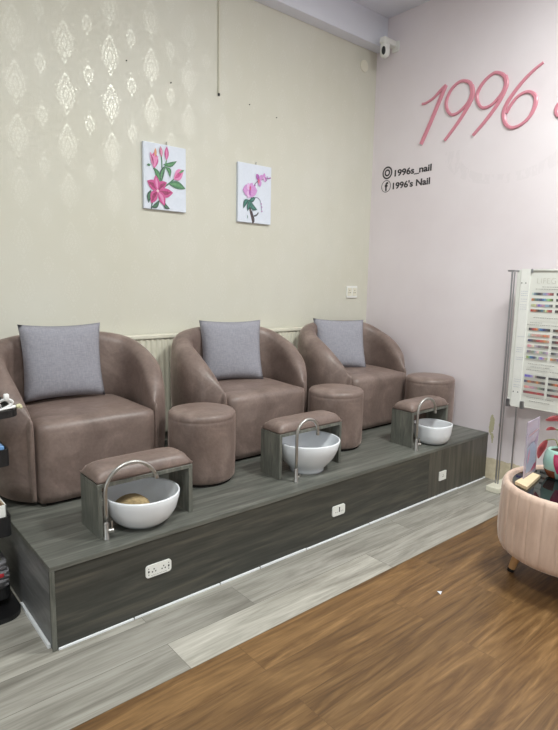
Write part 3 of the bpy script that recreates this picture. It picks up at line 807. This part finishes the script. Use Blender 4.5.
# contact lines
t = thing('contact_lettering', 'black lettering 1996s_nail beside a ringed icon on the pink wall', 'lettering', (0, 0, 0))
text('line_of_text', '1996s_nail', .074, 'ink', on_pink(-.256, 2.436), t, .0008, .0022, width=.378)
bm = NB()
def ringp(bm, cy, cz, r1, r2, n=36):
    a = [bm.verts.new((-.0005, cy + r1 * math.cos(2 * PI * k / n), cz + r1 * math.sin(2 * PI * k / n))) for k in range(n)]
    b = [bm.verts.new((-.0005, cy + r2 * math.cos(2 * PI * k / n), cz + r2 * math.sin(2 * PI * k / n))) for k in range(n)]
    c_ = [bm.verts.new((-.0018, v.co.y, v.co.z)) for v in a]; d = [bm.verts.new((-.0018, v.co.y, v.co.z)) for v in b]
    for k in range(n):
        j = (k + 1) % n
        bm.faces.new((c_[k], c_[j], d[j], d[k])); bm.faces.new((a[k], a[j], c_[j], c_[k])); bm.faces.new((b[k], b[j], d[j], d[k]))
ringp(bm, -.176, 2.476, .054, .041); ringp(bm, -.176, 2.476, .030, .017)
obj('icon', bm, 'ink', t)
t = thing('contact_lettering', "black lettering 1996's Nail beside a round f icon on the pink wall", 'lettering', (0, 0, 0))
text('line_of_text', "1996's Nail", .074, 'ink', on_pink(-.242, 2.330), t, .0008, .0022, width=.384)
bm = NB(); ringp(bm, -.168, 2.362, .052, .047)
obj('icon_ring', bm, 'ink', t)
text('icon_letter', 'f', .098, 'ink', on_pink(-.153, 2.326), t, .0008, .004)

# ---------------------------------------------------------------- colour chart on its stand
t = thing('chart_stand', 'chrome upright stand with a cream foot against the pink wall', 'stand', (-.165, -1.505, 0))
bm = NB(); tube(bm, [(0, .028, .04), (0, .028, 1.612)], .0062, 14); obj('pole', bm, 'chrome', t, 'auto')
bm = NB(); tube(bm, [(0, .010, .04), (0, .010, 1.605)], .0048, 14); obj('pole', bm, 'chrome', t, 'auto')
obj('foot', box(NB(), -.10, .14, -.05, .05, .001, .042, .006), 'cream', t)
bm = NB(); tube(bm, [(.0, .060, 1.614), (.0, .012, 1.614), (.057, -.004, 1.614), (.057, -.70, 1.614)], .006, 12); obj('crossbar', bm, 'chrome', t, 'auto')
bm = NB(); tube(bm, [(.052, -.65, .04), (.052, -.65, 1.605)], .0065, 14); obj('pole', bm, 'chrome', t, 'auto')
obj('foot', box(NB(), -.10, .14, -.70, -.60, .001, .042, .006), 'cream', t)
bm = NB(); tube(bm, [(.10, -.035, .042), (.10, -.035, 1.60)], .006, 10); obj('shadow_rod', bm, 'chrome', t, 'auto')  # thin rod added in place of the pole's shadow on the wall
BX = -.125
t = thing('colour_chart', 'white board of nail colour swatch strips hanging on the chrome stand', 'chart', (BX, 0, 0))
obj('board', box(NB(), .001, .007, -2.13, -1.492, .645, 1.622, .002, 1), 'board', t)
obj('roll_edge', tube(NB(), [(.004, -1.60, 1.616), (.004, -2.13, 1.616)], .010, 12), 'board', t, True)
bm = NB(); box(bm, -.004, .0008, -1.590, -1.524, .640, 1.628, .001, 1)
st = obj('hanging_strip', bm, 'white', t)
for yy, zz in ((-1.534, 1.530), (-1.563, 1.530), (-1.537, .750), (-1.570, .750)):
    obj('rivet', tube(NB(), [(-.0038, yy, zz), (-.0055, yy, zz)], .004, 10), 'hole', st)
for yy in (-1.502, -1.607, -1.905):
    obj('clip', box(NB(), -.010, .010, yy - .014, yy + .014, .632, .690, .003, 1), 'chrome', t)
obj('clip', box(NB(), -.010, .010, -1.606, -1.594, 1.600, 1.628, .003, 1), 'chrome', t)
art = Art(lambda u, v, k: (-.0002 - k, u, v))
random.seed(21)
def strip(y0, z0, y1, z1, cols, hh=.017):
    n = 12
    for k in range(n):
        a = k / n; b = (k + 1) / n; x = a * (len(cols) - 1); i = int(x); fr = x - i
        c1, c2 = cols[i], cols[min(i + 1, len(cols) - 1)]; c = tuple((c1[q] * (1 - fr) + c2[q] * fr) * random.uniform(.85, 1.1) * .82 + 30 for q in range(3)) 
        ya, yb = y0 + (y1 - y0) * a, y0 + (y1 - y0) * b; za = z0 + (z1 - z0) * a
        art.poly([(ya, za - hh / 2), (yb, za - hh / 2), (yb, za + hh / 2), (ya, za + hh / 2)], rgb(*[max(0, min(255, q)) for q in c]))
BK, NV, RD, PK, TL, OR, YL, GY, LB, BL, PU, GN, WH, BR, DR = (30, 28, 34), (40, 50, 100), (180, 50, 50), (220, 160, 160), (60, 110, 120), (220, 120, 60), (220, 210, 150), (130, 130, 132), (130, 170, 210), (50, 110, 190), (110, 90, 200), (150, 200, 90), (225, 220, 215), (110, 75, 60), (110, 20, 35)
rows = [(1.456, [WH, TL, BK, GY, LB, PK, RD, BK]), (1.417, [OR, TL, NV, LB, GN, BK]), (1.377, [YL, YL, PU, PK, LB, GY, BK]), (1.341, [RD, OR, BK, TL, YL, RD, DR]),
        (1.211, [BK, RD, OR, BL, NV, BK, BK]), (1.169, [WH, PK, PK, OR, PK]), (1.132, [NV, BR, RD, OR, PK]), (1.093, [PK, WH, GY, GY, BR]), (1.053, [GY, GY, WH, GY, WH]), (1.013, [GN, BL, NV, WH, PU, PK, GN]),
        (.879, [PU, PU, WH, BK, BK, BK]), (.840, [NV, OR, BR, OR, BK, GY]), (.800, [PK, PK, GY, BK]), (.762, [DR, RD, RD, DR])]
for z_, cs in rows:
    strip(-1.611, z_, -1.760, z_, cs)
    cs2 = cs[::-1] if cs[0] is not WH else cs; random.shuffle(cs2)
    strip(-1.779, z_, -1.925, z_, [BK] + cs2[:3] if z_ != 1.013 else [OR, BL, YL])
    strip(-1.945, z_, -2.10, z_, cs2)
g_ = rgb(190, 188, 182); g2_ = rgb(168, 166, 162)
for z_, a, b in ((1.502, -1.683, -1.83), (1.487, -1.638, -1.85), (1.290, -1.64, -1.83), (1.255, -1.62, -1.70), (1.240, -1.60, -1.86), (.965, -1.63, -1.80), (.945, -1.65, -1.78), (.922, -1.62, -1.86), (.725, -1.64, -1.82), (.700, -1.66, -1.80)):
    x = a
    while x > b:
        x2 = x - random.uniform(.006, .016); art.poly([(x, z_), (x2, z_), (x2, z_ + .005), (x, z_ + .005)], g2_); x = x2 - .003
art.build('printed_swatches', t)
text('chart_title', 'LIFEG', .056, 'print', Matrix(((0, 0, -1, -.0006), (-1, 0, 0, -1.641), (0, 1, 0, 1.527), (0, 0, 0, 1))), t, .0002, -.0016)
ttl = [o for o in bpy.data.objects if o.name == 'chart_title'][0]
ttl.data.materials.clear(); M['titlegrey'] = plain('title_grey', rgb(190, 187, 176), .6); ttl.data.materials.append(M['titlegrey'])
art = Art(lambda u, v, k: (-.0042 - k, u, v))
for z_ in (1.47, 1.455, 1.44, 1.415, 1.40, 1.375, 1.36, 1.345, 1.15, 1.07, 1.055, 1.04, 1.0, .985, .84, .825, .80, .785):
    x = -1.535
    while x > -1.580:
        x2 = x - random.uniform(.006, .012); art.poly([(x, z_), (x2, z_), (x2, z_ + .004), (x, z_ + .004)], rgb(200, 204, 212)); x = x2 - .003
art.build('fine_print', st)

# ---------------------------------------------------------------- round velvet table
TX, TY, TR, TT, TB = -1.12, -2.375, .336, .520, .150
t = thing('round_table', 'round blush velvet tufted table with a black glass top on wooden legs', 'table', (TX, TY, 0))
nf = 30
def flute(a, z):
    s_ = abs(math.sin(nf * a / 2)); k = -.016 * math.exp(-(s_ / .20) ** 2) + .004 * s_
    return 1 + k * (1 if .17 < z < .505 else .3)
prof = [(0, TB), (TR - .07, TB), (TR - .035, TB + .006), (TR - .012, TB + .022), (TR - .002, TB + .05), (TR + .003, TB + .09), (TR + .003, TB + .16), (TR, TB + .25), (TR - .004, TT - .03), (TR - .010, TT - .012), (TR - .022, TT - .002), (TR - .032, TT - .004), (TR - .040, TT - .016), (TR - .042, TT - .035), (0, TT - .035)]
obj('velvet_drum', lathe(NB(), prof, 480, wob=flute), 'velvet', t, True)
obj('glass_top', lathe(NB(), [(0, TT - .034), (TR - .052, TT - .034), (TR - .052, TT - .018), (TR - .054, TT - .016), (0, TT - .016)], 96), 'glass', t, 'auto')
for k in range(4):
    a = math.radians(119 + 90 * k); ca, sa = math.cos(a), math.sin(a)
    l_ = obj('leg', tube(NB(), [(.215 * ca, .215 * sa, TB + .004), (.252 * ca, .252 * sa, .018)], [.023, .0185], 18), 'legwood', t, 'auto')
    obj('foot_cap', tube(NB(), [(.252 * ca, .252 * sa, .018), (.257 * ca, .257 * sa, .001)], [.0186, .0175], 18), 'black', l_, 'auto')
GT = TT - .016
# sign holder
t = thing('table_sign', 'clear tinted acrylic card stand in a pale wooden block on the round table', 'sign', (-1.198, -2.182, GT + .0005), math.radians(0))
bm = NB(); pts = [(-.115, .015), (-.145, -.062), (.085, -.022), (.095, .030)]
prism(bm, pts, lambda a, b: (a, b, 0), (0, 0, .016)); obj('wooden_block', bm, 'block', t)
bm = NB(); a = Vector((-.045, .008, 0)); b = Vector((.135, .030, 0)); d = (b - a).normalized(); nn = Vector((-d.y, d.x, 0)) * .003
for z0_, z1_ in ((.016, .315),):
    vs = []
    for zz in (z0_, z1_):
        for q in (a - nn, b - nn, b + nn, a + nn): vs.append(bm.verts.new((q.x, q.y, zz)))
    for fidx in ((0, 1, 2, 3), (7, 6, 5, 4), (0, 1, 5, 4), (1, 2, 6, 5), (2, 3, 7, 6), (3, 0, 4, 7)): bm.faces.new([vs[i] for i in fidx])
obj('acrylic_plate', bm, 'acrylic', t)
def fpl(u, v, k):
    q = a + (b - a) * u - nn * (1.1 + k * 30); return (q.x, q.y, .03 + .28 * v)
art = Art(fpl)
art.poly([(.12, .03), (.9, .03), (.82, .50), (.55, .60), (.10, .52)], rgb(168, 176, 200))
art.poly([(.5, .02), (.95, .02), (.98, .16), (.75, .12)], rgb(176, 72, 110)); art.leaf((.2, .20), (.30, .48), .14, rgb(200, 140, 170))
art.line([(.08, .56), (.5, .585), (.92, .57)], .012, rgb(110, 110, 140)); art.leaf((.1, .74), (.95, .80), .03, rgb(196, 150, 160)); art.leaf((.7, .5), (.98, .72), .10, rgb(170, 140, 175))
art.build('printed_picture', t)
# pot plant
PX_, PY_ = -1.030, -2.262
t = thing('potted_plant', 'red-leaved plant in a mint pot with a magenta panel on the round table', 'plant', (PX_, PY_, GT + .0005))
t.scale = (.94, .94, .94)
pot = lathe(NB(), [(0, 0), (.045, 0), (.062, .012), (.080, .045), (.086, .09), (.080, .135), (.068, .158), (.064, .165), (.058, .165), (.060, .150), (0, .150)], 48)
po = obj('pot', pot, 'mint', t, True)
def onpot(a, z, ex=.002):
    r = [(0, .045), (.012, .062), (.045, .080), (.09, .086), (.135, .080), (.158, .068)]
    for (z0_, r0), (z1_, r1) in zip(r, r[1:]):
        if z <= z1_: rr = r0 + (r1 - r0) * (z - z0_) / (z1_ - z0_); break
    else: rr = .068
    return (math.cos(a) * (rr + ex), math.sin(a) * (rr + ex), z)
def patch(name, a0, a1, zt_, zb_, mat, taper):
    bm = NB(); n = 10; g = []
    for j in range(9):
        v = j / 8; z = zt_ + (zb_ - zt_) * v; row = []
        for i in range(n + 1):
            u = i / n; mid = (a0 + a1) / 2; hw = (a1 - a0) / 2 * (1 - taper * v ** 2)
            row.append(bm.verts.new(onpot(mid - hw + 2 * hw * u, z)))
        g.append(row)
    for r0, r1 in zip(g, g[1:]):
        for i in range(n): bm.faces.new((r0[i], r0[i + 1], r1[i + 1], r1[i]))
    return obj(name, bm, mat, po, True)
A0 = math.atan2(-3.43 - PY_, -3.98 - PX_)
patch('glazed_panel', A0 - .42, A0 + .95, .150, .045, 'magenta', .45)
patch('glazed_foot', A0 - 1.1, A0 - .25, .055, .004, 'terracotta', .0)
obj('soil', lathe(NB(), [(0, .150), (.059, .150), (.052, .156), (0, .160)], 24), 'soil', t)
def leaf3(pts, w_, mat, droop=.25):
    bm = NB(); P = catmull(pts, 6); n = len(P); rows_ = []
    side = Vector((R.x, R.y, 0)).normalized()
    for i, p_ in enumerate(P):
        d = (P[min(i + 1, n - 1)] - P[max(i - 1, 0)]).normalized()
        s_ = d.cross(Vector((-F.x, -F.y, .3))).normalized(); wv = w_ * math.sin(PI * min(.985, max(.02, i / (n - 1)))) ** .8
        nrm = d.cross(s_).normalized()
        rows_.append([bm.verts.new(p_ + s_ * wv * k / 2 + nrm * (abs(k) * droop * wv / 2 )) for k in (-1, -.5, 0, .5, 1)])
    for a, b in zip(rows_, rows_[1:]):
        for k in range(4): bm.faces.new((a[k], a[k + 1], b[k + 1], b[k]))
    for f_ in bm.faces: f_.smooth = True
    r = bmesh.ops.solidify(bm, geom=bm.faces[:], thickness=.0012)
    return obj('leaf', bm, mat, t, True)
def P_(x, y, z): return (x - PX_, y - PY_, z - GT)
# stems and leaves are listed at their real places over the pot
stems = [[P_(-1.030, -2.262, .640), P_(-1.010, -2.250, .70), P_(-.985, -2.235, .765)],
         [P_(-1.030, -2.262, .640), P_(-1.026, -2.24, .69), P_(-1.010, -2.215, .712), P_(-1.045, -2.185, .708)],
         [P_(-.985, -2.235, .765), P_(-1.01, -2.215, .770)], [P_(-.985, -2.235, .765), P_(-.965, -2.25, .790), P_(-.955, -2.262, .815)]]
bm = NB()
for s_ in stems: tube(bm, catmull(s_, 5), .0035, 8)
for q in ((-.985, -2.235, .765), (-.990, -2.232, .760), (-.975, -2.240, .768)): bmesh.ops.create_icosphere(bm, subdivisions=2, radius=.010, matrix=Matrix.Translation(P_(*q)))
obj('stems', bm, 'leafgreen', t, True)
leaf3([P_(-1.005, -2.218, .770), P_(-1.035, -2.200, .778), P_(-1.066, -2.186, .770)], .020, 'leafred')
leaf3([P_(-1.040, -2.188, .710), P_(-1.060, -2.180, .680), P_(-1.072, -2.170, .645), P_(-1.085, -2.165, .602)], .042, 'leafred')
leaf3([P_(-1.035, -2.165, .818), P_(-.99, -2.21, .832), P_(-.93, -2.26, .815)], .034, 'leafred')
leaf3([P_(-.985, -2.235, .768), P_(-.95, -2.265, .775), P_(-.88, -2.32, .755)], .035, 'leafred')
leaf3([P_(-.955, -2.262, .815), P_(-.90, -2.31, .86), P_(-.84, -2.35, .85)], .04, 'leafred')

# ---------------------------------------------------------------- trolley at the left edge
t = thing('rolling_trolley', 'black plastic tiered trolley standing left of the platform', 'trolley', (-3.56, -.76, 0))
def tray(name, hw, hd, z0_, z1_, r, dx=0, dy=0):
    bm = NB(); out = rrect(hw * 2, hd * 2, r, 6); inn = rrect(hw * 2 - .016, hd * 2 - .016, r - .008, 6)
    fl = lambda z: (lambda a, b: (a + dx, b + dy, z))
    n = len(out); A = [bm.verts.new((x + dx, y + dy, z0_)) for x, y in out]; B = [bm.verts.new((x + dx, y + dy, z1_)) for x, y in out]
    C = [bm.verts.new((x + dx, y + dy, z1_)) for x, y in inn]; E = [bm.verts.new((x + dx, y + dy, z0_ + .008)) for x, y in inn]
    for k in range(n):
        j = (k + 1) % n
        for a_, b_ in ((A, B), (B, C), (C, E)): bm.faces.new((a_[k], a_[j], b_[j], b_[k]))
    bm.faces.new(A); bm.faces.new(E)
    return obj(name, bm, 'black', t)
tray('tray', .205, .20, .915, .945, .07, .018, -.022)
tray('tray', .184, .165, .690, .765, .02)
tray('tray', .182, .152, .365, .455, .025)
tray('tray', .172, .130, .062, .112, .04, .0, .0)
bm = NB(); prism(bm, rrect(.396, .40, .08, 8), lambda a, b: (a + .001, b - .02, 0), (0, 0, .022))
obj('base_plate', bm, 'black', t)
for sx in (-.165, .13):
    obj('post', tube(NB(), [(sx, .115, .022), (sx, .115, .945)], .010, 12), 'black', t, 'auto')
bm = NB()
tube(bm, catmull([(-3.50, -.88, .934), (-3.44, -.93, .938), (-3.39, -.945, .952), (-3.36, -.95, .975), (-3.385, -.955, .992), (-3.41, -.93, .975), (-3.40, -.90, .945), (-3.45, -.87, .935), (-3.52, -.86, .934)], 6), .006, 8)
tube(bm, catmull([(-3.385, -.955, .992), (-3.362, -.945, .960), (-3.345, -.94, .953), (-3.41, -.97, .953), (-3.50, -.96, .940)], 6), .005, 8)
box(bm, -3.395, -3.375, -.965, -.945, .985, 1.015, .003, 1)
tag(obj('charging_cable', bm, 'cable', None, True), 'coiled white charging cable with plug on the trolley top tray', 'cable')
tag(obj('cable_wrap', tube(NB(), catmull([(-3.345, -.945, .952), (-3.33, -.935, .955), (-3.322, -.925, .945), (-3.330, -.95, .950)], 5), .008, 8), 'yellowed', None, True), 'yellowed plastic clip over the right edge of the trolley top tray', 'clip')
b = thing('storage_box', 'open white box of orange cards on the lower trolley tray', 'box', (-3.482, -.808, .3740))
bm = NB(); w_, d_, h_ = .088, .088, .132
for x0_, x1_, y0_, y1_ in ((-w_, w_, -d_, -d_ + .006), (-w_, w_, d_ - .006, d_), (-w_, -w_ + .006, -d_, d_), (w_ - .006, w_, -d_, d_)): box(bm, x0_, x1_, y0_, y1_, 0, h_, .001, 1)
box(bm, -w_, w_, -d_, d_, 0, .004); obj('box_body', bm, 'white', b)
obj('cards', box(NB(), -w_ + .012, w_ - .014, -d_ + .012, d_ - .014, .005, h_ - .010, .004, 1), 'orange', b, label='orange cards')
o = obj('sample_card', box(NB(), -3.60, -3.392, -.905, -.70, .700, .778, .004, 1), 'bluecard'); tag(o, 'pale blue box lying in the middle trolley tray', 'box')
bm = NB()
for k in range(5): box(bm, -3.53 + .027 * k, -3.512 + .027 * k, -.89, -.80, .7785, .784, .002, 1)
o = obj('nail_tips', bm, 'white'); tag(o, 'white nail tips lying on the pale blue box in the trolley', 'nail tips', kind='stuff')
def towel(label, z, mat, dx, seed):
    bm = NB(); random.seed(seed); out = []
    P = catmull([(-.15, 0, 0), (-.15, 0, .034), (.145, 0, .036), (.152, 0, .018), (.146, 0, .001)], 5, True)
    rows_ = []
    for j in range(9):
        yy = -.105 + .21 * j / 8; e = 1 - .05 * abs(j / 4 - 1) ** 4
        rows_.append([bm.verts.new((p_.x * e + random.uniform(-.002, .002), yy, .018 + (p_.z - .018) * e + random.uniform(-.001, .001))) for p_ in P])
    for a, b_ in zip(rows_, rows_[1:]):
        for k in range(len(P)): bm.faces.new((a[k], a[(k + 1) % len(P)], b_[(k + 1) % len(P)], b_[k]))
    bm.faces.new(rows_[0]); bm.faces.new(rows_[-1])
    o = obj('folded_towel', bm, mat, None, True); o.location = (-3.560 + dx, -.772, z)
    return tag(o, label, 'towel', 'folded towels at the bottom of the trolley')
towel('folded grey towel at the very bottom of the trolley stack', .072, 'towel', 0, 1)
towel('second folded grey towel from the bottom of the trolley stack', .114, 'towel', .003, 5)
tw = towel('folded grey towel with a red mark in the middle of the trolley stack', .156, 'towel', .005, 2)
obj('red_mark', box(NB(), .085, .138, -.112, -.1045, .010, .026, .002, 1), 'towelred', tw, label='red mark')
towel('folded grey towel directly under the olive cloth in the trolley', .198, 'towel', -.004, 3)
towel('folded olive cloth on top of the towels in the trolley', .240, 'olive', -.03, 4)
# ---------------------------------------------------------------- litter on the floor
bm = NB(); prism(bm, [(0, 0), (.030, .012), (.012, .028)], lambda a, b: (a, b, 0), (0, 0, .0012))
o = obj('paper_scrap', bm, 'canvas'); o.location = (-1.738, -2.048, .0006)
tag(o, 'tiny pale scrap lying on the brown floor', 'scrap')
